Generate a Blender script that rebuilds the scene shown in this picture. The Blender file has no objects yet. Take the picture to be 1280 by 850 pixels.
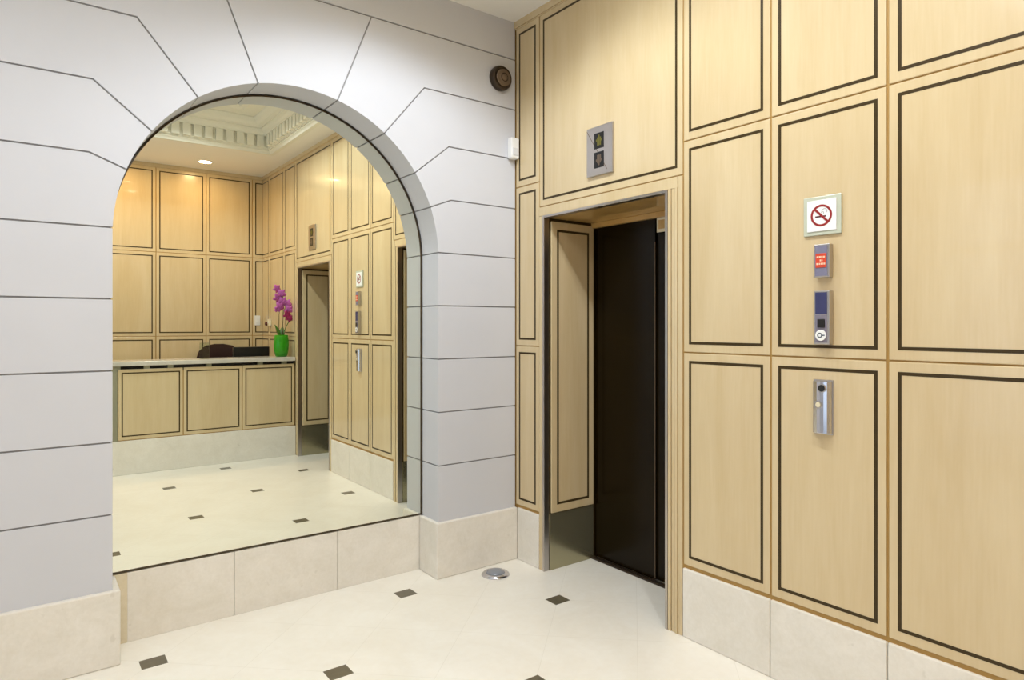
import bpy, bmesh, math, random
from math import pi, sin, cos, radians
from mathutils import Vector, Matrix
random.seed(7)
S = bpy.context.scene
COL = S.collection

# ------------------------------------------------------------------ camera, world, exposure
cd = bpy.data.cameras.new('camera'); cam = bpy.data.objects.new('camera', cd); COL.objects.link(cam)
cam.location = (-2.478, -3.267, 1.45)
cam.rotation_euler = (pi/2, 0, -math.atan2(.6, .8))
cd.sensor_width = 36; cd.lens = 820/1280*36; cd.shift_y = -18/1280; cd.clip_start = .02
S.camera = cam
S.view_settings.view_transform = 'Standard'; S.view_settings.look = 'None'
S.view_settings.gamma = 1; S.view_settings.use_curve_mapping = False
S.view_settings.exposure = 0.0
COFFER_W = 92      # coffer downlights, most of them unseen and added
DESK_GLOW = 190     # warm lenses of the downlights over the desk
DAY_W = 18        # daylight through an invented, unseen entrance window
CEIL = 3.34
w = bpy.data.worlds.new('sky'); S.world = w; w.use_nodes = True
bg = w.node_tree.nodes['Background']; bg.inputs[0].default_value = (.75, .86, 1, 1); bg.inputs[1].default_value = 0.7

def area(name, loc, rot, sx, sy, watts, col):
    l = bpy.data.lights.new(name, 'AREA'); l.shape = 'RECTANGLE'; l.size = sx; l.size_y = sy; l.energy = watts; l.color = col
    o = bpy.data.objects.new(name, l); COL.objects.link(o); o.location = loc; o.rotation_euler = rot
    return o
# daylight added outside an invented, unseen window at the left end
area('added_daylight', (-5.62, -2.0, 1.7), (0, -pi/2, 0), 2.7, 2.9, DAY_W, (.72, .86, 1))

# ------------------------------------------------------------------ helpers
def link(o, parent=None, **props):
    COL.objects.link(o)
    if parent is not None: o.parent = parent
    for k, v in props.items(): o[k] = v
    return o
def obj(name, bm, mats, parent=None, bevel=0, smooth=False, **props):
    me = bpy.data.meshes.new(name); bm.normal_update(); bm.to_mesh(me); bm.free()
    for m in (mats if isinstance(mats, (list, tuple)) else [mats]): me.materials.append(m)
    if smooth: me.shade_smooth()
    o = bpy.data.objects.new(name, me)
    if bevel:
        b = o.modifiers.new('bevel', 'BEVEL'); b.width = bevel; b.segments = 2; b.limit_method = 'ANGLE'; b.angle_limit = radians(40)
    return link(o, parent, **props)
def empty(name, loc, parent=None, rz=0, **props):
    o = bpy.data.objects.new(name, None); o.location = loc; o.rotation_euler[2] = rz; o.empty_display_size = .05
    return link(o, parent, **props)
def thing(name, loc, label, cat, group=None, rz=0):
    o = empty(name, loc, rz=rz, label=label, category=cat)
    if group: o['group'] = group
    return o
def struct(name, bm, mats, **k):
    return obj(name, bm, mats, kind='structure', **k)
def box(bm, x0, x1, y0, y1, z0, z1, mat=0):
    x0, x1 = sorted((x0, x1)); y0, y1 = sorted((y0, y1)); z0, z1 = sorted((z0, z1))
    v = [bm.verts.new((x, y, z)) for z in (z0, z1) for y in (y0, y1) for x in (x0, x1)]
    for f in ((0,2,3,1), (4,5,7,6), (0,1,5,4), (2,6,7,3), (0,4,6,2), (1,3,7,5)):
        bm.faces.new([v[i] for i in f]).material_index = mat
def B(*boxes):
    bm = bmesh.new()
    for b in boxes: box(bm, *b)
    return bm
def tube(bm, pts, rads, seg=10, caps=True, mat=0):
    """round bar through pts with a radius per point"""
    rings = []
    pts = [Vector(p) for p in pts]
    if not isinstance(rads, (list, tuple)): rads = [rads]*len(pts)
    for i, p in enumerate(pts):
        t = (pts[min(i+1, len(pts)-1)] - pts[max(i-1, 0)]).normalized()
        a = t.orthogonal().normalized() if i == 0 else (a - t*a.dot(t)).normalized()
        b = t.cross(a)
        rings.append([bm.verts.new(p + rads[i]*(cos(2*pi*k/seg)*a + sin(2*pi*k/seg)*b)) for k in range(seg)])
    for r, s in zip(rings, rings[1:]):
        for k in range(seg):
            bm.faces.new((r[k], r[(k+1) % seg], s[(k+1) % seg], s[k])).material_index = mat
    if caps:
        bm.faces.new(rings[0][::-1]).material_index = mat; bm.faces.new(rings[-1]).material_index = mat
def lathe(bm, prof, seg=32, M=Matrix(), mat=0):
    """prof: (radius, height) pairs, revolved round z, then moved by M"""
    rings = []
    for r, z in prof:
        if r < 1e-6: rings.append([bm.verts.new(M @ Vector((0, 0, z)))])
        else: rings.append([bm.verts.new(M @ Vector((r*cos(2*pi*k/seg), r*sin(2*pi*k/seg), z))) for k in range(seg)])
    for r, s in zip(rings, rings[1:]):
        for k in range(seg):
            q = [r[k % len(r)], r[(k+1) % len(r)], s[(k+1) % len(s)], s[k % len(s)]]
            u = []
            for x in q:
                if x not in u: u.append(x)
            if len(u) > 2: bm.faces.new(u).material_index = mat
def prism(bm, poly, y0, y1, mat=0):
    """poly in (x, z), extruded from y0 to y1 (poly may be concave)"""
    a = [bm.verts.new((x, y0, z)) for x, z in poly]; b = [bm.verts.new((x, y1, z)) for x, z in poly]
    n = len(poly)
    bm.faces.new(a).material_index = mat; bm.faces.new(b[::-1]).material_index = mat
    for i in range(n): bm.faces.new((a[i], b[i], b[(i+1) % n], a[(i+1) % n])).material_index = mat
def fixn(bm):
    bmesh.ops.recalc_face_normals(bm, faces=bm.faces[:]); return bm

# ------------------------------------------------------------------ materials
def lin(c): return tuple((v/255/12.92 if v/255 <= .04045 else ((v/255+.055)/1.055)**2.4) for v in c) + (1,)
class N:
    def __init__(s, name):
        s.m = bpy.data.materials.new(name); s.m.use_nodes = True; s.t = s.m.node_tree; s.p = s.t.nodes['Principled BSDF']
    def n(s, t, **k):
        x = s.t.nodes.new(t)
        for a, b in k.items(): setattr(x, a, b)
        return x
    def l(s, a, b): s.t.links.new(a, b)
    def math(s, op, a, b=None):
        x = s.n('ShaderNodeMath', operation=op)
        for i, v in enumerate((a, b)):
            if v is None: continue
            if isinstance(v, (int, float)): x.inputs[i].default_value = v
            else: s.l(v, x.inputs[i])
        return x.outputs[0]
    def mix(s, f, a, b):
        x = s.n('ShaderNodeMix', data_type='RGBA')
        for i, v in ((0, f), (6, a), (7, b)):
            if isinstance(v, (int, float)): x.inputs[i].default_value = v
            elif isinstance(v, tuple): x.inputs[i].default_value = v
            else: s.l(v, x.inputs[i])
        return x.outputs[2]
    def noise(s, vec, scale, detail=4, rough=.55, dist=0):
        x = s.n('ShaderNodeTexNoise'); x.inputs['Scale'].default_value = scale; x.inputs['Detail'].default_value = detail
        x.inputs['Roughness'].default_value = rough; x.inputs['Distortion'].default_value = dist
        s.l(vec, x.inputs['Vector']); return x.outputs['Fac']
    def ramp(s, f, lo, hi):
        x = s.n('ShaderNodeMapRange'); x.inputs[1].default_value = lo; x.inputs[2].default_value = hi; s.l(f, x.inputs[0]); return x.outputs[0]
    def bump(s, h, strength, dist=.002):
        x = s.n('ShaderNodeBump'); x.inputs['Strength'].default_value = strength; x.inputs['Distance'].default_value = dist
        s.l(h, x.inputs['Height']); s.l(x.outputs[0], s.p.inputs['Normal'])
    def set(s, col=None, rough=None, metal=None, **k):
        if col is not None: s.p.inputs['Base Color'].default_value = col
        if rough is not None: s.p.inputs['Roughness'].default_value = rough
        if metal is not None: s.p.inputs['Metallic'].default_value = metal
        for a, b in k.items(): s.p.inputs[a.replace('_', ' ')].default_value = b
        return s
def plain(name, rgb, rough=.5, metal=0, var=.06, scale=30, **k):
    q = N(name); q.set(lin(rgb), rough, metal, **k)
    tc = q.n('ShaderNodeTexCoord'); f = q.noise(tc.outputs['Object'], scale)
    c = lin(rgb); d = tuple(v*(1-var*2) for v in c[:3]) + (1,)
    q.l(q.mix(f, d, c), q.p.inputs['Base Color'])
    return q.m
def wood(name, light, dark, rough=.28):
    q = N(name); q.set(rough=rough)
    q.p.inputs['Coat Weight'].default_value = .6; q.p.inputs['Coat Roughness'].default_value = .05
    tc = q.n('ShaderNodeTexCoord'); oi = q.n('ShaderNodeObjectInfo')
    off = q.n('ShaderNodeVectorMath', operation='ADD'); sc = q.math('MULTIPLY', oi.outputs['Random'], 37.0)
    q.l(tc.outputs['Object'], off.inputs[0]); q.l(sc, off.inputs[1])
    mp = q.n('ShaderNodeMapping'); mp.inputs['Scale'].default_value = (1, 1, .06); q.l(off.outputs[0], mp.inputs[0])
    fine = q.noise(mp.outputs[0], 90, 3, .6)
    mp2 = q.n('ShaderNodeMapping'); mp2.inputs['Scale'].default_value = (1, 1, .13); q.l(off.outputs[0], mp2.inputs[0])
    broad = q.noise(mp2.outputs[0], 7, 4, .55, .6)
    f = q.math('ADD', q.math('MULTIPLY', fine, .28), q.math('MULTIPLY', broad, .72))
    q.l(q.mix(q.ramp(f, .35, .68), lin(dark), lin(light)), q.p.inputs['Base Color'])
    q.bump(fine, .03, .001)
    return q.m
def stone(name, a, b, rough=.4, scale=5):
    q = N(name); q.set(rough=rough)
    tc = q.n('ShaderNodeTexCoord')
    f1 = q.noise(tc.outputs['Object'], scale, 8, .62, .8); f2 = q.noise(tc.outputs['Object'], scale*14, 3)
    f = q.math('ADD', q.math('MULTIPLY', f1, .7), q.math('MULTIPLY', f2, .3))
    c = q.mix(q.ramp(f, .35, .65), lin(a), lin(b))
    pit = q.ramp(q.noise(tc.outputs['Object'], scale*4, 2), .70, .76)
    q.l(q.mix(q.math('MULTIPLY', pit, .15), c, lin((150, 138, 112))), q.p.inputs['Base Color'])
    return q.m
def floor_mat():
    q = N('cream_stone_tiles'); q.set(rough=.3)
    tc = q.n('ShaderNodeTexCoord'); sx = q.n('ShaderNodeSeparateXYZ'); q.l(tc.outputs['Object'], sx.inputs[0])
    u = q.math('DIVIDE', q.math('ADD', sx.outputs[0], .808), .605)
    v = q.math('DIVIDE', q.math('ADD', sx.outputs[1], .0785), .5585)
    p2 = q.math('ADD', u, v); q2 = q.math('SUBTRACT', u, v)
    p = q.math('MULTIPLY', p2, .5); r = q.math('MULTIPLY', q2, .5)
    dp = q.math('SUBTRACT', p, q.math('ROUND', p)); dq = q.math('SUBTRACT', r, q.math('ROUND', r))
    du = q.math('ABSOLUTE', q.math('ADD', dp, dq)); dv = q.math('ABSOLUTE', q.math('SUBTRACT', dp, dq))
    ins = q.math('MULTIPLY', q.math('LESS_THAN', du, .083), q.math('LESS_THAN', dv, .079))
    g1 = q.math('ABSOLUTE', q.math('SUBTRACT', p2, q.math('ROUND', p2))); g2 = q.math('ABSOLUTE', q.math('SUBTRACT', q2, q.math('ROUND', q2)))
    grout = q.math('LESS_THAN', q.math('MINIMUM', g1, g2), .0028)
    n1 = q.noise(tc.outputs['Object'], 2.2, 7, .6, 1.0); n2 = q.noise(tc.outputs['Object'], 30, 3)
    f = q.math('ADD', q.math('MULTIPLY', n1, .75), q.math('MULTIPLY', n2, .25))
    c = q.mix(q.ramp(f, .35, .65), lin((238, 232, 219)), lin((246, 242, 232)))
    c = q.mix(q.math('MULTIPLY', grout, .18), c, lin((170, 160, 135)))
    dk = q.mix(n2, lin((84, 77, 62)), lin((112, 104, 84)))
    q.l(q.mix(ins, c, dk), q.p.inputs['Base Color'])
    return q.m
WOOD = wood('maple_veneer', (214, 194, 155), (204, 181, 139), .22)
WOODD = wood('maple_shaded', (204, 166, 100), (188, 148, 84), .35)  # soffit's shading and inner reflections put into a deeper gold maple
INLAY = plain('dark_inlay', (64, 50, 24), .35, Specular_IOR_Level=.25)
SEAM = plain('groove_wood', (176, 138, 72), .5)
STONE = stone('limestone', (224, 218, 206), (237, 232, 223))
STONEY = stone('limestone_yellow_reflection', (214, 200, 168), (226, 214, 188))  # yellow band with its reflection put into the plinth end's stone colour
FLOOR = floor_mat()
PLASTER = plain('painted_ashlar', (209, 210, 216), .55, var=.03, scale=4)
JOINT = plain('grey_joint', (150, 149, 150), .8)
CEILM = plain('ceiling_paint', (246, 243, 235), .6, var=.02, scale=3)
CEILG = plain('cornice_paint', (240, 238, 224), .6, var=.02, scale=3)
STEEL = plain('brushed_steel', (196, 190, 186), .28, 1, var=.04, scale=60)
CHROME = plain('chrome', (214, 214, 222), .12, 1, var=.02)
BRASSM = plain('polished_plate', (176, 170, 140), .2, .8, var=.03)
BRONZE = plain('dark_bronze', (24, 15, 2), .22, .0, Specular_IOR_Level=.16)
BLACK = plain('black_plastic', (14, 13, 13), .4)
LEATHER = plain('dark_leather', (38, 16, 11), .7, Specular_IOR_Level=.2)
WHITEP = plain('white_plastic', (236, 236, 234), .4, var=.01)
CREAMP = plain('cream_plastic', (226, 214, 184), .4, var=.02)
RED = plain('red_print', (150, 34, 34), .45)
ORANGE = plain('orange_red_label', (214, 70, 40), .45)
BLUEG = plain('blue_display', (62, 64, 108), .2, var=.2, scale=60)
BROWNM = plain('brown_metal', (66, 54, 42), .35, .6)
BROWND = plain('brown_metal_light', (124, 106, 88), .35, .5)
EDGE = plain('mirror_edge', (66, 52, 30), .4)
GREYP = plain('grey_post', (150, 148, 124), .4, .2)
COUNTER = stone('grey_counter_stone', (190, 184, 172), (206, 200, 188), .15, 9)
PETAL = plain('magenta_petal', (188, 92, 172), .5, Subsurface_Weight=.1)
PETALD = plain('crimson_petal', (150, 20, 84), .5)
LEAF = plain('orchid_leaf', (62, 110, 24), .4)
STEMM = plain('orchid_stem', (110, 96, 60), .6)
def mirror_mat():
    q = N('silvered_glass'); q.set((.885, .90, .80, 1), .0, 1); return q.m
MIRROR = mirror_mat()
def glass(name, rgb, rough=.02, tr=1.0):
    q = N(name); q.set(lin(rgb), rough, 0); q.p.inputs['Transmission Weight'].default_value = tr; q.p.inputs['IOR'].default_value = 1.45; return q.m
GREEN = glass('green_glass', (70, 196, 30), .06, .6)
ACRYL = glass('clear_acrylic', (222, 236, 228))
def emit(name, rgb, s):
    q = N(name); q.set((0, 0, 0, 1), .5); q.p.inputs['Emission Color'].default_value = lin(rgb); q.p.inputs['Emission Strength'].default_value = s; return q.m
LAMPW = emit('warm_lamp_glow', (255, 214, 158), DESK_GLOW)
LAMPN = emit('neutral_lamp_glow', (255, 246, 226), 30)
LED = emit('indicator_glow', (190, 180, 60), .35)

# ------------------------------------------------------------------ floor and shell
XL, YF = -5.2, -4.96
struct('floor', B((XL-.9, .62, YF-.1, .3, -.08, 0)), FLOOR)

# ---- arch wall (stone courses and voussoirs cut by recessed joints)
CX, CZ, R = -1.359, 1.842, .799
zc = [.30, .642, .950, 1.2565, 1.564, 1.869, 2.179, 2.488, 2.795, 3.107, 3.36]
arch_deg = [1.95, 20.6, 35.4, 54.5, 75.6]
kink = [None, (.888, 2.179), (.874, 2.488), (.712, 2.795), (.390, 3.107)]
def arc(a0, a1, r=R, n=None):
    n = n or max(3, int(abs(a1-a0)/2))
    return [(CX + r*cos(radians(a0+(a1-a0)*i/n)), CZ + r*sin(radians(a0+(a1-a0)*i/n))) for i in range(n+1)]
polys = []
def flip(p): return [(2*CX-x, z) for x, z in p][::-1]
for side in (0, 1):
    xe = 0.0 if side == 0 else 2*CX - XL       # outer edge, in right-hand coordinates
    put = (lambda p: polys.append(p)) if side == 0 else (lambda p: polys.append(flip(p)))
    for a, b in zip(zc[:5], zc[1:6]):
        if b == zc[5]:
            p = [(CX+R, a), (xe, a), (xe, b)] + [arc(arch_deg[0], 0)[0]] + [(CX+R, CZ)]
        else: p = [(CX+R, a), (xe, a), (xe, b), (CX+R, b)]
        put(p)
    for k in range(4):
        za, zb = zc[5+k], zc[6+k]
        p = arc(arch_deg[k+1], arch_deg[k])                    # along the arch, downwards
        if kink[k]: p += [(CX+kink[k][0], za)]
        p += [(xe, za), (xe, zb), (CX+kink[k+1][0], zb)]
        put(p)
polys.append(arc(arch_deg[4], 180-arch_deg[4])[::-1] + [(CX+kink[4][0], zc[9]), (CX-kink[4][0], zc[9])])
polys.append([(XL, zc[9]), (0, zc[9]), (0, zc[10]), (XL, zc[10])])
def shrink(p, g):
    """the polygon with every edge moved g inwards"""
    p = [Vector(q) for i, q in enumerate(p) if (Vector(q)-Vector(p[i-1])).length > 1e-5]
    n = len(p); sgn = 1 if sum(p[i-1].x*p[i].y - p[i].x*p[i-1].y for i in range(n)) > 0 else -1
    out = []
    for i in range(n):
        d0 = (p[i]-p[i-1]).normalized(); d1 = (p[(i+1) % n]-p[i]).normalized()
        n0 = Vector((-d0.y, d0.x))*sgn; n1 = Vector((-d1.y, d1.x))*sgn
        m_ = n0+n1; out.append(tuple(p[i] + m_*(g*2/max(.3, m_.length_squared))))
    return out
bm = bmesh.new()
G = .0036
for p in polys:
    pts = shrink(p, G)
    prism(bm, pts, 0, .186)
O = .010
core = [(XL, 0), (XL, 3.4), (0, 3.4), (0, 0), (CX+R+O, 0), (CX+R+O, CZ)] + arc(0, 180, R+O, 60)[1:-1] + [(CX-R-O, CZ), (CX-R-O, 0)]
prism(bm, core, .006, .27, 1)
struct('wall_back', fixn(bm), [PLASTER, JOINT], bevel=.0012)
# wall behind the mirror
struct('trim_1', B((CX-R-.02, CX+R+.02, .215, .26, 0, 2.66)), JOINT)

# ---- stone bases
SB = .32
struct('baseboard_back', B((-.578, -.0005, -.022, .186, 0, SB)), STONE, bevel=.006)
struct('baseboard_left', B((XL, -2.134, -.022, .186, 0, SB)), STONE, bevel=.006)
m = thing('mirror', (CX, .19, SB), 'large arched wall mirror set in the white stone arch above a limestone plinth', 'mirror')
def mpoly(o, z0):
    return [(-R+o, z0), (R-o, z0)] + [(x-CX, z-SB) for x, z in arc(0, 180, R-o, 72)]
bm = bmesh.new(); prism(bm, mpoly(.0015, .006), 0, .006); obj('glass', fixn(bm), MIRROR, m)
bm = bmesh.new(); a, b = mpoly(.0015, .004), mpoly(.008, .012)
n = len(a)
va = [bm.verts.new((x, -.002, z)) for x, z in a]; vb = [bm.verts.new((x, -.002, z)) for x, z in b]
vc = [bm.verts.new((x, 0, z)) for x, z in a]; vd = [bm.verts.new((x, 0, z)) for x, z in b]
for i in range(n):
    j = (i+1) % n
    for q in ((va[i], va[j], vb[j], vb[i]), (va[j], va[i], vc[i], vc[j]), (vb[i], vb[j], vd[j], vd[i])): bm.faces.new(q)
obj('edge_strip', fixn(bm), EDGE, m)
xs = [CX-R, -2.085, -1.6204, -1.0825, CX+R]
bm = bmesh.new()
for i, (a, b) in enumerate(zip(xs, xs[1:])): box(bm, a + (.0012 if i > 1 else 0), b - .0012*(i > 0), .19, .215, 0, SB, 1 if i == 0 else 0)
struct('trim_2', bm, [STONE, STONEY], bevel=.0015)

# ------------------------------------------------------------------ maple panelling
def panel(parent, org, ux, nrm, u0, u1, z0, z1, inlay=True, th=.018, name='wall_panel', il=.034, iw=.0125, open0=False, open1=False):
    """one veneered board with its inlaid dark line; org + u*ux runs along the wall, nrm points into the room"""
    g = .0042
    def slab(bm, a, b, c, d, n0, n1, mat=0):
        P = [Vector(org) + Vector(ux)*u + Vector(nrm)*n + Vector((0, 0, z)) for u in (a, b) for n in (n0, n1) for z in (c, d)]
        v = [bm.verts.new(p) for p in P]
        for f in ((0,1,3,2), (4,6,7,5), (0,4,5,1), (2,3,7,6), (0,2,6,4), (1,5,7,3)): bm.faces.new([v[i] for i in f]).material_index = mat
    bm = bmesh.new(); slab(bm, u0+g*(not open0), u1-g*(not open1), z0+.0028, z1-.0028, -th, 0)
    p = obj(name, fixn(bm), WOOD, parent, bevel=.003)
    if inlay:
        bm = bmesh.new(); a, b, c, d = u0+il*(not open0), u1-il*(not open1), z0+il+.004, z1-il-.004
        slab(bm, a, b, c, c+iw, -.001, .0006); slab(bm, a, b, d-iw, d, -.001, .0006)
        if not open0: slab(bm, a, a+iw, c+iw, d-iw, -.001, .0006)
        if not open1: slab(bm, b-iw, b, c+iw, d-iw, -.001, .0006)
        obj('inlay_line', fixn(bm), INLAY, p)
    return p
ZR = [.335, 1.325, 2.308, 3.298]
D1, D2 = -.235, -2.645            # where the two lift bays begin
BAY = 1.06
O1a, O1b = D1-.055, D1-.960       # opening of lift 1
O2a, O2b = D2-.055, D2-.960
RY = (0, -1, 0); RN = (-1, 0, 0)
bm = bmesh.new()
for y0, y1, z0, z1 in ((.25, O1a+.03, 0, 3.4), (O1b-.03, O2a+.03, 0, 3.4), (O2b-.03, YF-.1, 0, 3.4), (O1a+.03, O1b-.03, 2.12, 3.4), (O2a+.03, O2b-.03, 2.12, 3.4)):
    box(bm, .006, .10, y0, y1, z0, z1)
WR = struct('wall_right', bm, SEAM)
for a, b in zip(ZR, ZR[1:]):
    panel(WR, (0, 0, 0), RY, RN, .002, .235, a, b)
    for u0, u1 in ((1.295, 1.742), (1.742, 2.198), (2.198, 2.645), (3.705, 4.115), (4.115, 4.687), (4.687, 4.96)):
        panel(WR, (0, 0, 0), RY, RN, u0, u1, a, b, open1=u1 > 4.9)
for d in (D1, D2):
    panel(WR, (0, 0, 0), RY, RN, -d, -d+BAY, 2.155, ZR[3])
obj('top_rail', B((-.012, .02, .0, YF, 3.300, 3.345), (-.005, .02, .0, YF, 3.293, 3.300)), WOOD, WR, bevel=.002)
bm = bmesh.new()
for a, b in ((-.023, -.234), (-1.296, -1.741), (-1.743, -2.198), (-2.2, -2.644), (-3.706, YF)): box(bm, -.006, .02, a, b, 0, SB)
struct('baseboard_right', bm, STONE, bevel=.005)

# far wall behind the reception desk
WF = struct('wall_front', B((XL, .1, YF-.12, YF-.006, 0, 3.4)), SEAM)
cols = [0, -.126] + [-.126-.542*k for k in range(1, 10)]
for a, b in zip(ZR, ZR[1:]):
    for x1, x0 in zip(cols, cols[1:]): panel(WF, (0, YF, 0), (-1, 0, 0), (0, 1, 0), -x1, min(-x0, 5.19), a, b, open0=x1 > -.01)
obj('top_rail', B((XL, -.012, YF-.02, YF+.012, 3.300, 3.345), (XL, -.005, YF-.02, YF+.005, 3.293, 3.300)), WOOD, WF, bevel=.002)
struct('baseboard_front', B((XL, -.006, YF-.02, YF+.006, 0, SB)), STONE, bevel=.005)

# unseen left wall with an invented entrance window to let cool light in
struct('wall_left', B((XL-.15, XL, -3.55, YF, 0, 3.4), (XL-.15, XL, -.45, .27, 0, 3.4), (XL-.15, XL, -3.55, -.45, 2.95, 3.4)), PLASTER)
wn = bpy.data.objects.new('invented_window_1', None); wn.location = (XL-.08, -2.0, 0); link(wn, kind='structure')
fr = [(-.03, .03, a-.03, a+.03, 0, 2.95) for a in (-1.52, -.76, 0, .76, 1.52)] + [(-.03, .03, -1.55, 1.55, z, z+.06) for z in (0, 2.2, 2.89)]
obj('window_frame', B(*fr), STEEL, wn)
q = N('invented_window_glass'); q.set((1, 1, 1, 1), 0); q.p.inputs['Transmission Weight'].default_value = 1; q.p.inputs['IOR'].default_value = 1.0
obj('window_pane', B((-.004, .004, -1.5, 1.5, .06, 2.89)), q.m, wn)

# ---- ceiling: flat soffit round a moulded coffer
EX0, EX1, EY0, EY1 = -4.9, -.26, -3.74, -.28
bm = bmesh.new()
for a in ((EX1, .1, YF-.1, .27), (XL-.1, EX0, YF-.1, .27), (EX0, EX1, EY1, .27), (EX0, EX1, YF-.1, EY0)): box(bm, *a, CEIL, CEIL+.05)
box(bm, XL-.1, .1, YF-.1, .27, 3.72, 3.76)
CE = struct('ceiling', bm, CEILM)
def ring(bm, prof, mat=0):
    """mouldings round the coffer: prof = (inset, z) list"""
    loops = []
    for o, z in prof:
        loops.append([bm.verts.new(c) for c in ((EX0+o, EY0+o, z), (EX1-o, EY0+o, z), (EX1-o, EY1-o, z), (EX0+o, EY1-o, z))])
    for r, s in zip(loops, loops[1:]):
        for k in range(4): bm.faces.new((r[k], r[(k+1) % 4], s[(k+1) % 4], s[k])).material_index = mat
bm = bmesh.new()
ring(bm, [(-.03, 3.34), (-.03, 3.332), (.012, 3.332), (.020, 3.350), (.034, 3.362), (.034, 3.375), (.046, 3.375), (.046, 3.385),
          (.055, 3.388), (.055, 3.505), (.10, 3.505), (.105, 3.522), (.125, 3.540), (.155, 3.552), (.155, 3.566), (.175, 3.566), (.20, 3.575), (.23, 3.60),
          (.25, 3.63), (.25, 3.645), (.40, 3.645), (.41, 3.655), (.44, 3.66), (.45, 3.672), (.45, 3.70), (.62, 3.70), (.62, 3.695), (.632, 3.695), (.632, 3.70), (1.3, 3.70)])
obj('cornice', fixn(bm), CEILG, CE)
bm = bmesh.new()
pitch, wd = .104, .074
nx = int((EX1-EX0-.16)/pitch); ny = int((EY1-EY0-.16)/pitch)
for k in range(nx+1):
    x = EX1-.10-k*pitch
    box(bm, x-wd, x, EY0+.05, EY0+.090, 3.385, 3.506); box(bm, x-wd, x, EY1-.05, EY1-.090, 3.385, 3.506)
for k in range(ny):
    y = EY0+.14+k*pitch
    box(bm, EX1-.05, EX1-.090, y, y+wd, 3.385, 3.506); box(bm, EX0+.05, EX0+.090, y, y+wd, 3.385, 3.506)
obj('dentil_band', bm, CEILG, CE, bevel=.003)
bm = bmesh.new(); ring(bm, [(.62, 3.699), (.62, 3.694), (.634, 3.694), (.634, 3.699)]); obj('border_line', fixn(bm), EDGE, CE)

# ------------------------------------------------------------------ lamps
def downlight(x, y, z, watts, col, glow, label, size, blend, group):
    t = thing('ceiling_downlight', (x, y, z), label, 'ceiling light', group)
    bm = bmesh.new(); lathe(bm, [(.065, -.001), (.080, -.001), (.084, -.005), (.080, -.008), (.067, -.009), (.065, -.001)], 40); obj('trim_ring', fixn(bm), CEILM, t, smooth=True)
    bm = bmesh.new(); lathe(bm, [(.0, -.0085), (.035, -.008), (.0665, -.003)], 40); obj('lens', fixn(bm), glow, t, smooth=True)
    if not watts: return t
    l = bpy.data.lights.new('downlight_beam', 'SPOT'); l.energy = watts; l.color = col; l.spot_size = radians(size); l.spot_blend = blend; l.shadow_soft_size = .05
    o = bpy.data.objects.new('downlight_beam', l); COL.objects.link(o); o.parent = t; o.location = (0, 0, -.03)
    return t
for i, x in enumerate((-.77, -1.62, -2.47, -3.32)):
    downlight(x, -4.52, CEIL, 0, (1, .60, .26), LAMPW,
              ['glowing warm downlight in the soffit over the reception desk, nearest the lift wall', 'second warm downlight from the lift wall over the reception desk',
               'third warm downlight from the lift wall behind the hall', 'fourth warm downlight from the lift wall, nearest the left wall'][i], 150, .35, 'warm downlights over the reception desk')
for x, y, k, nm in ((-.98, -1.0, .88, 'nearest the arch and the lift wall'), (-1.15, -1.85, .85, 'an unseen added one between the two nearest the lift wall'), (-1.2, -2.8, .95, 'an unseen added one nearest the desk and the lift wall'),  # first matches the wall scallop; other unseen lamps added to even the light
                    (-2.7, -3.0, .5, 'an unseen added one midway along the desk side'), (-2.5, -2.0, .32, 'an unseen added one in the middle of the coffer'), (-3.9, -2.2, .3, 'an unseen added one nearest the left wall')):
    downlight(x, y, 3.70, COFFER_W*k, (.86, .93, 1), LAMPN, 'round downlight in the moulded ceiling coffer, ' + nm, 118 if y == -1.0 else 150, .4 if y == -1.0 else .25, 'downlights in the ceiling coffer')

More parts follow.
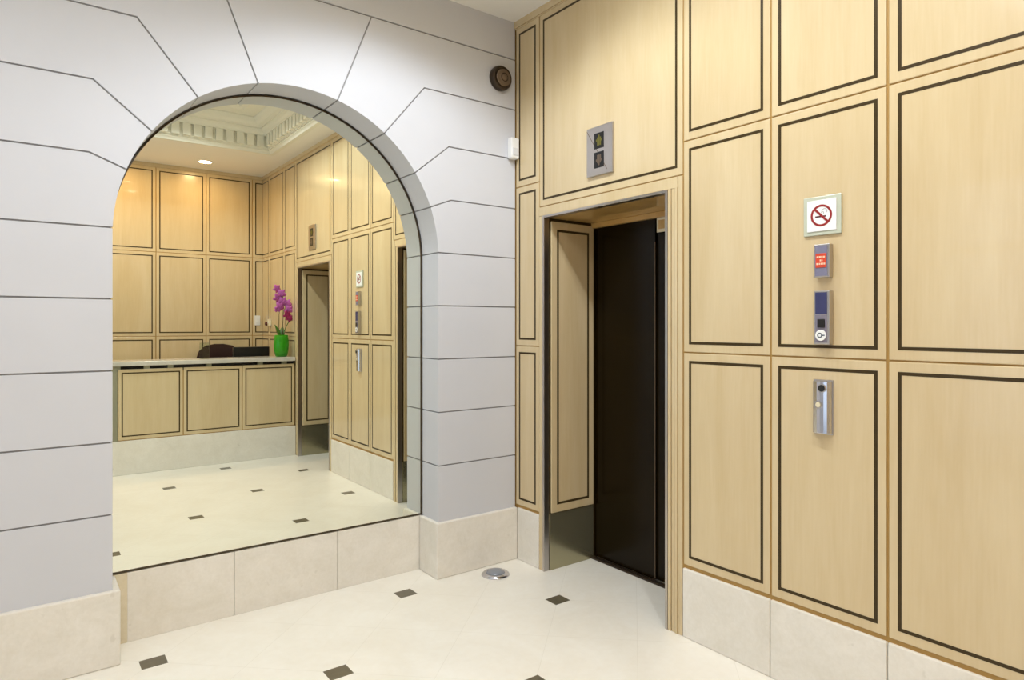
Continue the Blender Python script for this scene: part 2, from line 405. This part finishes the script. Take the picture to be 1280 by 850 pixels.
# ------------------------------------------------------------------ lifts
def lift(name, D, label):
    t = bpy.data.objects.new(name, None); t.location = (0, D, 0); link(t, kind='structure', label=label)
    a, b, r = -.055, -.960, -BAY            # opening and bay end, measured from the bay start
    H0 = 2.085; X = .40
    # casings: plain on the corner side, fluted on the other, flat head
    bm = bmesh.new()
    box(bm, -.004, .02, -.002, a+.014, 0, H0+.014)
    obj('architrave', bm, WOOD, t, bevel=.002)
    bm = bmesh.new()
    fl = [b-.014, b-.034, b-.054, b-.072, r+.002]
    for i, (p, q) in enumerate(zip(fl, fl[1:])):
        box(bm, -.004 if i % 2 else -.008, .02, p-.0015, q+.0015, 0, H0+.014 if i < 3 else 2.152)
    obj('architrave', bm, WOOD, t, bevel=.002)
    obj('lintel', B((-.004, .02, -.002, b-.07, H0+.0145, 2.152)), WOOD, t, bevel=.002)
    # steel lining of the opening
    obj('metal_trim', B((-.010, .03, a+.014, a, 0, H0+.014), (-.010, .03, b, b-.014, 0, H0+.014), (-.010, .03, a, b, H0, H0+.014)), STEEL, t, bevel=.0015)
    # reveals: veneered board with inlay above a polished kick plate
    for y, s in ((a, -1), (b, 1)):
        obj('reveal_backing', B((.03, X+.03, y, y - s*.03, 0, H0+.03)), INLAY, t)
        p = panel(t, (0, y+s*.012, 0), (1, 0, 0), (0, s, 0), .036, X-.014, .335, H0-.014, th=.012, name='reveal_panel', il=.045, iw=.014)
        obj('kick_plate', B((.031, X-.014, y, y+s*.006, 0, .333)), BRASSM, t, bevel=.001)
    obj('soffit', B((.03, X+.03, a, b, H0+.001, H0+.03), (X-.03, X-.005, a, b, H0-.03, H0+.001)), WOODD, t, bevel=.002)
    # dark sliding door
    obj('door_leaf', B((X, X+.03, a, -.547, .012, H0-.02)), BRONZE, t, bevel=.002)
    obj('door_leaf', B((X+.012, X+.04, -.545, b, .012, H0-.02)), BRONZE, t, bevel=.002)
    obj('leaf_edge', B((X-.004, X+.003, -.5445, -.5475, .012, H0-.16)), BROWND, t)
    obj('sill', B((X-.035, X-.004, a, b, 0, .012), (X-.02, X-.016, a, b, .012, .014)), BROWNM, t, bevel=.001)
    pl = obj('notice_plate', B((X-.006, X-.0005, -.562, -.632, 1.975, 2.062)), CREAMP, t, bevel=.002)
    obj('notice_print', B((X-.0068, X-.006, -.575, -.619, 1.992, 2.043)), WOODD, pl)
    obj('shaft_back', B((X+.06, X+.10, .1, b-.1, 0, 2.3)), BLACK, t)
    return t
lift('door_1', D1, 'dark lift door in a maple lined recess beside the white arch wall')
lift('door_2', D2, 'second dark lift door beside the reception desk, seen in the mirror')

def floor_display(D, label):
    t = thing('lift_indicator', (0, D-.52, 2.383), label, 'indicator', 'lift floor indicators')
    w2, h2 = .097, .131
    bm = bmesh.new(); box(bm, -.014, 0, -w2, w2, -h2, h2); obj('face_plate', bm, STEEL, t, bevel=.002)
    # engraved diagonal from top left to bottom right, interrupted by the windows
    def diag(y0, z0, y1, z1, s=.0018):
        bm = bmesh.new()
        v = [bm.verts.new((-.0146, y, z)) for y, z in ((y0, z0-s), (y0, z0+s), (y1, z1+s), (y1, z1-s))]
        w = [bm.verts.new((-.014, x.co.y, x.co.z)) for x in v]
        bm.faces.new(v); bm.faces.new(w[::-1])
        for i in range(4): bm.faces.new((v[i], w[i], w[(i+1) % 4], v[(i+1) % 4]))
        obj('engraved_line', fixn(bm), BROWND, t)
    def on(y): return .118 + (y-.095)*(.224/.15)
    diag(.095, on(.095), .036, on(.036), .003); diag(.024, on(.024), .010, on(.010), .003); diag(-.035, on(-.035), -.058, on(-.058), .003)
    for z, lit in ((.052, True), (-.050, False)):
        wbm = B((-.016, -.012, -.034, .037, z-.042, z+.042)); wo = obj('display_window', wbm, BLACK, t, bevel=.001)
        bm = bmesh.new()
        s = 1 if lit else -1          # arrow of small bars: up above, down below
        for i, (y0, y1, za, zb) in enumerate(((.004, -.004, -.026, .030), (.014, .006, -.026, .018), (-.006, -.014, -.026, .018), (.022, .016, -.004, .008), (-.016, -.022, -.004, .008))):
            z0, z1 = sorted((z+s*za, z+s*zb)); box(bm, -.0166, -.016, y0, y1, z0, z1)
        obj('arrow_mark', bm, LED if lit else BROWND, wo)
    return t
floor_display(D1, 'brushed steel lift indicator plate with two dark windows above the nearer lift doorway')
floor_display(D2, 'brushed steel lift indicator plate above the lift doorway beside the reception desk')

# ------------------------------------------------------------------ plates on the right wall
def disc(bm, r0, r1, x0, x1, yc, zc_, n=40, a0=0, a1=2*pi):
    """flat ring (r0=0: disc) facing -x"""
    full = abs(a1-a0-2*pi) < 1e-6
    k = n if full else n+1
    P = lambda r, x: [bm.verts.new((x, yc + r*cos(a0+(a1-a0)*i/n), zc_ + r*sin(a0+(a1-a0)*i/n))) for i in range(k)]
    o0, o1 = P(r1, x0), P(r1, x1)
    if r0 <= 0:
        bm.faces.new(o0); bm.faces.new(o1[::-1]); i0 = i1 = None
    else:
        i0, i1 = P(r0, x0), P(r0, x1)
    for i in range(k if full else k-1):
        j = (i+1) % k
        bm.faces.new((o0[i], o0[j], o1[j], o1[i]))
        if i0: bm.faces.new((i0[j], i0[i], i1[i], i1[j])); bm.faces.new((o0[j], o0[i], i0[i], i0[j])); bm.faces.new((o1[i], o1[j], i1[j], i1[i]))
def rotbox(bm, x0, x1, yc, zc_, L, Wd, ang):
    c, s = cos(ang), sin(ang)
    pts = [(yc + a*c - b*s, zc_ + a*s + b*c) for a, b in ((-L/2, -Wd/2), (L/2, -Wd/2), (L/2, Wd/2), (-L/2, Wd/2))]
    v = [bm.verts.new((x0, y, z)) for y, z in pts]; w_ = [bm.verts.new((x1, y, z)) for y, z in pts]
    bm.faces.new(v); bm.faces.new(w_[::-1])
    for i in range(4): bm.faces.new((v[i], w_[i], w_[(i+1) % 4], v[(i+1) % 4]))
t = thing('no_smoking_sign', (0, -1.963, 1.874), 'square clear acrylic no smoking sign with red circle above the alarm plate', 'sign')
obj('acrylic_plate', B((-.009, -.0008, -.074, .074, -.075, .075)), plain('frosted_acrylic', (196, 200, 180), .2), t, bevel=.002)
c = obj('sign_card', B((-.012, -.009, -.057, .058, -.060, .060)), WHITEP, t, bevel=.001)
bm = bmesh.new(); disc(bm, .034, .042, -.0130, -.012, .001, 0); rotbox(bm, -.0132, -.012, .001, 0, .074, .0085, radians(45)); obj('prohibition_circle', fixn(bm), RED, c)
bm = bmesh.new(); rotbox(bm, -.0126, -.012, .004, -.004, .042, .006, 0); obj('cigarette', fixn(bm), plain('dark_print', (90, 30, 34), .5), c)
bm = bmesh.new(); disc(bm, .009, .0115, -.0125, -.012, -.011, .014, 16, -.3, 3.6); disc(bm, .004, .006, -.0125, -.012, -.004, .009, 12, 0, 4); obj('smoke_curl', fixn(bm), plain('grey_print', (170, 170, 168), .5), c)

t = thing('alarm_plate', (0, -1.971, 1.698), 'small steel plate with a red and white label under the no smoking sign', 'plate')
obj('steel_frame', B((-.028, 0, -.031, .031, -.064, .064)), STEEL, t, bevel=.003)
obj('blue_grey_face', B((-.0288, -.028, -.023, .025, -.058, .058)), plain('blue_grey_reflection', (126, 124, 146), .2), t, bevel=.001)  # bluish reflection on the steel put into the face colour
c = obj('red_label', B((-.031, -.0288, -.020, .022, -.026, .028)), ORANGE, t, bevel=.001)
bm = bmesh.new()
for z, ys in ((.014, ((.017, .010), (.008, .001), (-.001, -.006), (-.008, -.015))), (.001, ((.005, .000), (-.002, -.006))), (-.012, ((.018, .010), (.008, .003), (.001, -.008), (-.010, -.016)))):
    for y1, y0 in ys: box(bm, -.0316, -.031, y0, y1, z-.0035, z+.0035)
obj('white_lettering', bm, plain('pale_print', (246, 206, 176), .5), c)

t = thing('key_switch_plate', (0, -1.972, 1.481), 'tall steel plate with blue window and white round key switch above the panel seam', 'plate')
obj('steel_frame', B((-.030, 0, -.031, .031, -.103, .103)), STEEL, t, bevel=.003)
obj('blue_window', B((-.0308, -.030, -.022, .024, .012, .096)), BLUEG, t, bevel=.001)
obj('lower_face', B((-.0308, -.030, -.022, .024, -.096, .010)), plain('grey_violet_film', (128, 122, 136), .25), t, bevel=.001)
obj('dark_button', B((-.036, -.0308, -.014, .014, -.038, -.006)), BLACK, t, bevel=.002)
bm = bmesh.new(); disc(bm, 0, .021, -.035, -.0308, .001, -.068); c = obj('key_switch', fixn(bm), WHITEP, t, bevel=.001)
bm = bmesh.new(); disc(bm, .006, .010, -.0356, -.035, .004, -.068, 20); rotbox(bm, -.0356, -.035, -.008, -.068, .014, .004, 0); obj('key_mark', fixn(bm), plain('slate_print', (74, 84, 96), .5), c)

t = thing('call_button_panel', (0, -1.966, 1.137), 'chrome lift call panel with dark button below the panel seam', 'call panel')
bm = bmesh.new()
prof = []
for i in range(9):
    an = pi*i/8; prof.append((-.014 - .016*sin(an), .035*cos(an)))
prof = [(0, .036)] + prof + [(0, -.036)]
va = [bm.verts.new((x, y, -.100)) for x, y in prof]; vb = [bm.verts.new((x, y, .100)) for x, y in prof]
bm.faces.new(va); bm.faces.new(vb[::-1])
for i in range(len(prof)): bm.faces.new((va[i], vb[i], vb[(i+1) % len(prof)], va[(i+1) % len(prof)]))
obj('chrome_body', fixn(bm), CHROME, t, bevel=.002)
obj('back_plate', B((-.006, 0, -.039, .039, -.105, .105)), STEEL, t, bevel=.002)
bm = bmesh.new(); disc(bm, 0, .013, -.036, -.026, -.008, .074, 24); obj('dark_button', fixn(bm), BLACK, t, bevel=.001)
bm = bmesh.new(); disc(bm, 0, .010, -.035, -.026, .006, .010, 24); obj('call_button', fixn(bm), CREAMP, t, bevel=.001)
bm = bmesh.new(); disc(bm, .012, .015, -.034, -.026, .006, .010, 24); obj('button_ring', fixn(bm), STEEL, t)
bm = bmesh.new(); disc(bm, .013, .016, -.034, -.026, -.008, .074, 24); obj('button_ring', fixn(bm), STEEL, t)

# ------------------------------------------------------------------ fittings on and under the arch wall
t = thing('wall_speaker', (-.126, 0, 2.962), 'round dark bronze wall speaker high on the arch wall near the corner', 'speaker')
RX = Matrix.Rotation(pi/2, 4, 'X')       # z -> -y
bm = bmesh.new(); lathe(bm, [(0, 0), (.074, 0), (.076, .012), (.073, .030), (.066, .040), (.058, .042), (.054, .036), (.0, .034)], 40, RX); obj('housing', fixn(bm), BROWNM, t, smooth=True)
bm = bmesh.new(); lathe(bm, [(.053, .037), (.046, .043), (.038, .040), (.030, .046), (.020, .046), (.014, .050), (0, .052)], 40, RX @ Matrix.Translation((.008, 0, 0))); obj('cone', fixn(bm), BROWND, t, smooth=True)
bm = bmesh.new(); lathe(bm, [(.027, .047), (.024, .049), (.021, .047)], 32, RX @ Matrix.Translation((.008, 0, 0))); obj('ring', fixn(bm), BROWNM, t, smooth=True)
t = thing('motion_detector', (-.034, 0, 2.545), 'small white plastic motion detector in the corner below the wall speaker', 'detector')
bm = bmesh.new(); prism(bm, [(-.031, -.064), (.031, -.064), (.031, .064), (-.031, .064)], -.045, 0); obj('case', fixn(bm), WHITEP, t, bevel=.008)
bm = bmesh.new(); prism(bm, [(-.022, -.045), (.022, -.045), (.022, .0), (-.022, .0)], -.048, -.044); obj('lens', fixn(bm), plain('detector_lens', (222, 222, 224), .25), t, bevel=.003)

t = thing('floor_uplight', (-.262, -.152, 0), 'round chrome recessed floor light in the stone floor near the corner', 'floor light')
bm = bmesh.new(); lathe(bm, [(0, .001), (.082, .001), (.081, .006), (.070, .014), (.058, .017), (.054, .012), (.0, .011)], 48); obj('chrome_ring', fixn(bm), CHROME, t, smooth=True)
bm = bmesh.new(); lathe(bm, [(.0535, .012), (.050, .020), (.036, .026), (.018, .029), (0, .030)], 48); obj('glass_dome', fixn(bm), plain('smoked_glass', (140, 144, 152), .1, .0), t, smooth=True)

# ------------------------------------------------------------------ reception desk and what stands on it
DY, DXL = -3.70, -1.722
t = thing('reception_desk', (0, DY, 0), 'maple panelled reception desk with grey stone counter and limestone base', 'desk')
obj('carcass', B((-.012, DXL-.06, -.006, -.40, .30, 1.0)), SEAM, t)
e = DXL/3
for k in range(3): panel(t, (0, 0, 0), (-1, 0, 0), (0, 1, 0), .014 - .0*k if k == 0 else -e*k, -e*(k+1), .335, 1.027, name='front_panel', il=.030, iw=.012)
obj('end_post', B((DXL-.001, DXL-.065, -.03, .002, .33, 1.027)), GREYP, t, bevel=.008)
bm = bmesh.new(); box(bm, -.0055, DXL-.065, -.02, .006, 0, .33); obj('stone_base', bm, STONE, t, bevel=.004)
obj('counter_top', B((-.014, DXL-.08, -.36, .035, 1.056, 1.100)), COUNTER, t, bevel=.006)
sp = [-.10, -.36, -.88, -1.24, -1.45, -1.70]
for x in sp: obj('counter_spacer', B((x, x-.05, -.30, -.004, 1.024, 1.058)), GREYP, t)
obj('spacer_shadow_board', B((-.012, DXL, -.30, -.05, 1.0, 1.056)), BLACK, t)  # black board stands in for the shade in the gap under the counter
t = thing('work_table', (0, DY, 0), 'maple work table behind the reception counter', 'table')
obj('worktop', B((-.02, DXL-.05, -.41, -.85, .72, .75)), WOOD, t, bevel=.003)
for x in (-.04, DXL-.02): obj('side_panel', B((x, x-.03, -.42, -.84, 0, .719)), WOOD, t, bevel=.003)

# orchid
V = Vector((-.112, -3.86, 1.10))
t = thing('potted_orchid', V, 'pink orchid in a green glass vase on the reception counter', 'plant')
bm = bmesh.new()
lathe(bm, [(0, .0), (.056, .0), (.066, .010), (.080, .08), (.083, .14), (.078, .20), (.072, .245), (.068, .245), (.074, .20), (.078, .14), (.075, .08), (.060, .016), (0, .012)], 36)
obj('vase', fixn(bm), GREEN, t, smooth=True)
def leaf(dx, dy, h, wd, lean):
    bm = bmesh.new(); rows = []
    for i in range(9):
        s = i/8; ww = wd*(sin(pi*min(1, .12+s*.88))**.7)
        c0 = Vector((dx*s + lean*s*s, dy*s, .16 + h*s - .03*s*s)); side = Vector((-dy, dx, 0)).normalized() if (dx or dy) else Vector((1, 0, 0))
        rows.append([bm.verts.new(c0 + side*ww*k + Vector((0, 0, .012*abs(k)))) for k in (-1, -.5, 0, .5, 1)])
    for r, s in zip(rows, rows[1:]):
        for k in range(4): bm.faces.new((r[k], r[k+1], s[k+1], s[k]))
    o = obj('leaf', bm, LEAF, t, smooth=True); sm = o.modifiers.new('thick', 'SOLIDIFY'); sm.thickness = .004
leaf(-.06, .02, .22, .030, -.02); leaf(.06, .02, .26, .034, .02); leaf(.03, -.05, .20, .03, .0); leaf(-.03, -.05, .19, .03, .0)
st = [(-.02, 0, .14), (-.03, .01, .30), (-.03, .015, .46), (-.02, .02, .60), (-.03, .02, .72), (-.055, .02, .78)]
bm = bmesh.new(); tube(bm, st, [.005, .005, .004, .004, .003, .002], 8); obj('flower_stem', fixn(bm), STEMM, t, smooth=True)
bm = bmesh.new(); tube(bm, [(.02, 0, .14), (.01, .01, .34), (.02, .02, .52), (.06, .02, .58), (.08, .02, .52), (.075, .02, .44)], [.005, .005, .004, .003, .003, .002], 8); obj('flower_stem', fixn(bm), STEMM, t, smooth=True)
def petal(bm, M, L, Wd, mat=0):
    rows = []
    for i in range(6):
        s = i/5; ww = Wd*max(.05, sin(pi*(.08+.84*s))**.8)
        rows.append([bm.verts.new(M @ Vector((ww*k, L*s, .25*L*s*s - .15*ww*k*k))) for k in (-1, 0, 1)])
    for r, s in zip(rows, rows[1:]):
        for k in range(2): bm.faces.new((r[k], r[k+1], s[k+1], s[k])).material_index = mat
def flower(p, size, mat, tilt):
    bm = bmesh.new()
    base = Matrix.Translation(p) @ Matrix.Rotation(tilt, 4, 'Z') @ Matrix.Rotation(-pi/2+.2, 4, 'X')
    for k in range(5): petal(bm, base @ Matrix.Rotation(2*pi*k/5, 4, 'Z'), size, size*(.42 if k % 2 else .34), 0)
    petal(bm, base @ Matrix.Translation((0, 0, .008)) @ Matrix.Rotation(pi, 4, 'Z'), size*.5, size*.16, 1)
    f = obj('flower', bm, [mat, PETALD], t, smooth=True); f.modifiers.new('thick', 'SOLIDIFY').thickness = .002
for p, s, mt, tl in (((-.055, .03, .765), .050, PETAL, 2.9), ((-.01, .035, .71), .055, PETAL, 3.4), ((-.05, .04, .66), .058, PETAL, 2.8), ((.0, .04, .62), .06, PETAL, 3.3),
                     ((-.03, .045, .56), .058, PETAL, 3.0), ((.05, .04, .60), .055, PETAL, 3.5), ((.075, .04, .53), .055, PETAL, 3.2), ((.055, .045, .47), .05, PETALD, 3.0), ((.08, .04, .43), .045, PETALD, 3.3), ((-.065, .03, .52), .022, PETAL, 3)):
    flower(Vector(p), s, mt, tl)

# monitor on the worktop (its back to the hall)
t = thing('computer_monitor', (-.335, -4.25, .75), 'black computer monitor standing behind the reception counter', 'monitor')
obj('housing', B((-.20, .20, -.02, .03, .13, .455)), BLACK, t, bevel=.006)
obj('screen', B((-.185, .185, -.0215, -.0195, .15, .44)), plain('dark_screen', (20, 22, 26), .15), t)
bm = bmesh.new(); box(bm, -.03, .03, .028, .05, .01, .30); obj('stand_neck', bm, BLACK, t, bevel=.003)
bm = bmesh.new(); lathe(bm, [(0, 0), (.12, 0), (.12, .008), (.03, .016), (0, .016)], 32); obj('stand_base', fixn(bm), BLACK, t, smooth=True)

t = thing('office_chair', (-.62, -4.56, 0), 'dark leather office chair behind the reception desk', 'chair', rz=.25)
def cushion(bm, hx, hy, hz, c, n=2):
    b2 = bmesh.new(); bmesh.ops.create_cube(b2, size=2); bmesh.ops.subdivide_edges(b2, edges=b2.edges[:], cuts=4, use_grid_fill=True)
    for v in b2.verts:
        x, y, z = v.co; k = 4.0
        r = (abs(x)**k+abs(y)**k+abs(z)**k)**(1/k)
        v.co = Vector((x/r*hx, y/r*hy, z/r*hz)) + Vector(c)
    me = bpy.data.meshes.new('tmp'); b2.to_mesh(me); b2.free(); bm.from_mesh(me); bpy.data.meshes.remove(me)
bm = bmesh.new(); cushion(bm, .26, .25, .06, (0, 0, .48)); obj('seat', bm, LEATHER, t, smooth=True)
bm = bmesh.new(); cushion(bm, .26, .05, .36, (0, -.23, .87))
for v in bm.verts:
    v.co.y -= (v.co.z-.5)*.10; v.co.y += (v.co.x**2)*.5
    v.co.z -= .5*v.co.x**2*(v.co.z > .9)
obj('backrest', bm, LEATHER, t, smooth=True)
bm = bmesh.new(); tube(bm, [(0, 0, .08), (0, 0, .25), (0, 0, .251), (0, 0, .43)], [.03, .03, .018, .018], 16); obj('column', fixn(bm), CHROME, t)
bm = bmesh.new()
for k in range(5):
    a = 2*pi*k/5+.3; tube(bm, [(0, 0, .09), (.28*cos(a), .28*sin(a), .065)], [.025, .014], 8)
obj('star_base', fixn(bm), BLACK, t)
for k in range(5):
    a = 2*pi*k/5+.3
    bm = bmesh.new(); M = Matrix.Translation((.28*cos(a), .28*sin(a), .028)) @ Matrix.Rotation(a, 4, 'Z') @ Matrix.Rotation(pi/2, 4, 'X')
    lathe(bm, [(0, -.02), (.027, -.02), (.027, .02), (0, .02)], 16, M); obj('caster', fixn(bm), BLACK, t)
for s in (-1, 1):
    bm = bmesh.new(); tube(bm, [(s*.24, -.05, .46), (s*.30, -.05, .50), (s*.30, -.05, .66)], .014, 8); tube(bm, [(s*.30, -.20, .67), (s*.30, .12, .67)], [.022, .022], 10); obj('armrest', fixn(bm), BLACK, t)

t = thing('leaflet_holder', (-.93, -3.80, 1.10), 'clear acrylic leaflet holder on the reception counter', 'holder', rz=.2)
obj('upright', B((-.045, .045, -.002, .002, .003, .17)), ACRYL, t, bevel=.0008)
obj('foot', B((-.045, .045, -.03, .03, 0, .003)), ACRYL, t)

t = thing('light_switch', (-.068, YF, 1.515), 'white light switch on the maple wall behind the reception desk near the corner', 'switch')
obj('switch_plate', B((-.034, .034, .001, .012, -.062, .062)), WHITEP, t, bevel=.003)
obj('rocker', B((-.016, .016, .012, .017, -.03, .03)), WHITEP, t, bevel=.002)
t = thing('thermostat', (0, -4.62, 1.49), 'small cream thermostat on the lift wall behind the orchid', 'thermostat')
obj('case', B((-.03, -.001, -.035, .035, -.04, .04)), CREAMP, t, bevel=.004)
bm = bmesh.new(); lathe(bm, [(0, .030), (.012, .030), (.012, .036), (0, .037)], 20, Matrix.Rotation(-pi/2, 4, 'Y')); obj('dial', fixn(bm), WHITEP, t)
t = thing('rotary_dimmer', (0, -4.76, 1.475), 'small dark red rotary dimmer on the maple wall beside the light switch', 'dimmer')
bm = bmesh.new(); lathe(bm, [(0, .001), (.022, .001), (.026, .012), (.02, .028), (0, .032)], 24, Matrix.Rotation(-pi/2, 4, 'Y')); obj('knob', fixn(bm), plain('dark_red_knob', (96, 36, 20), .4), t, smooth=True)
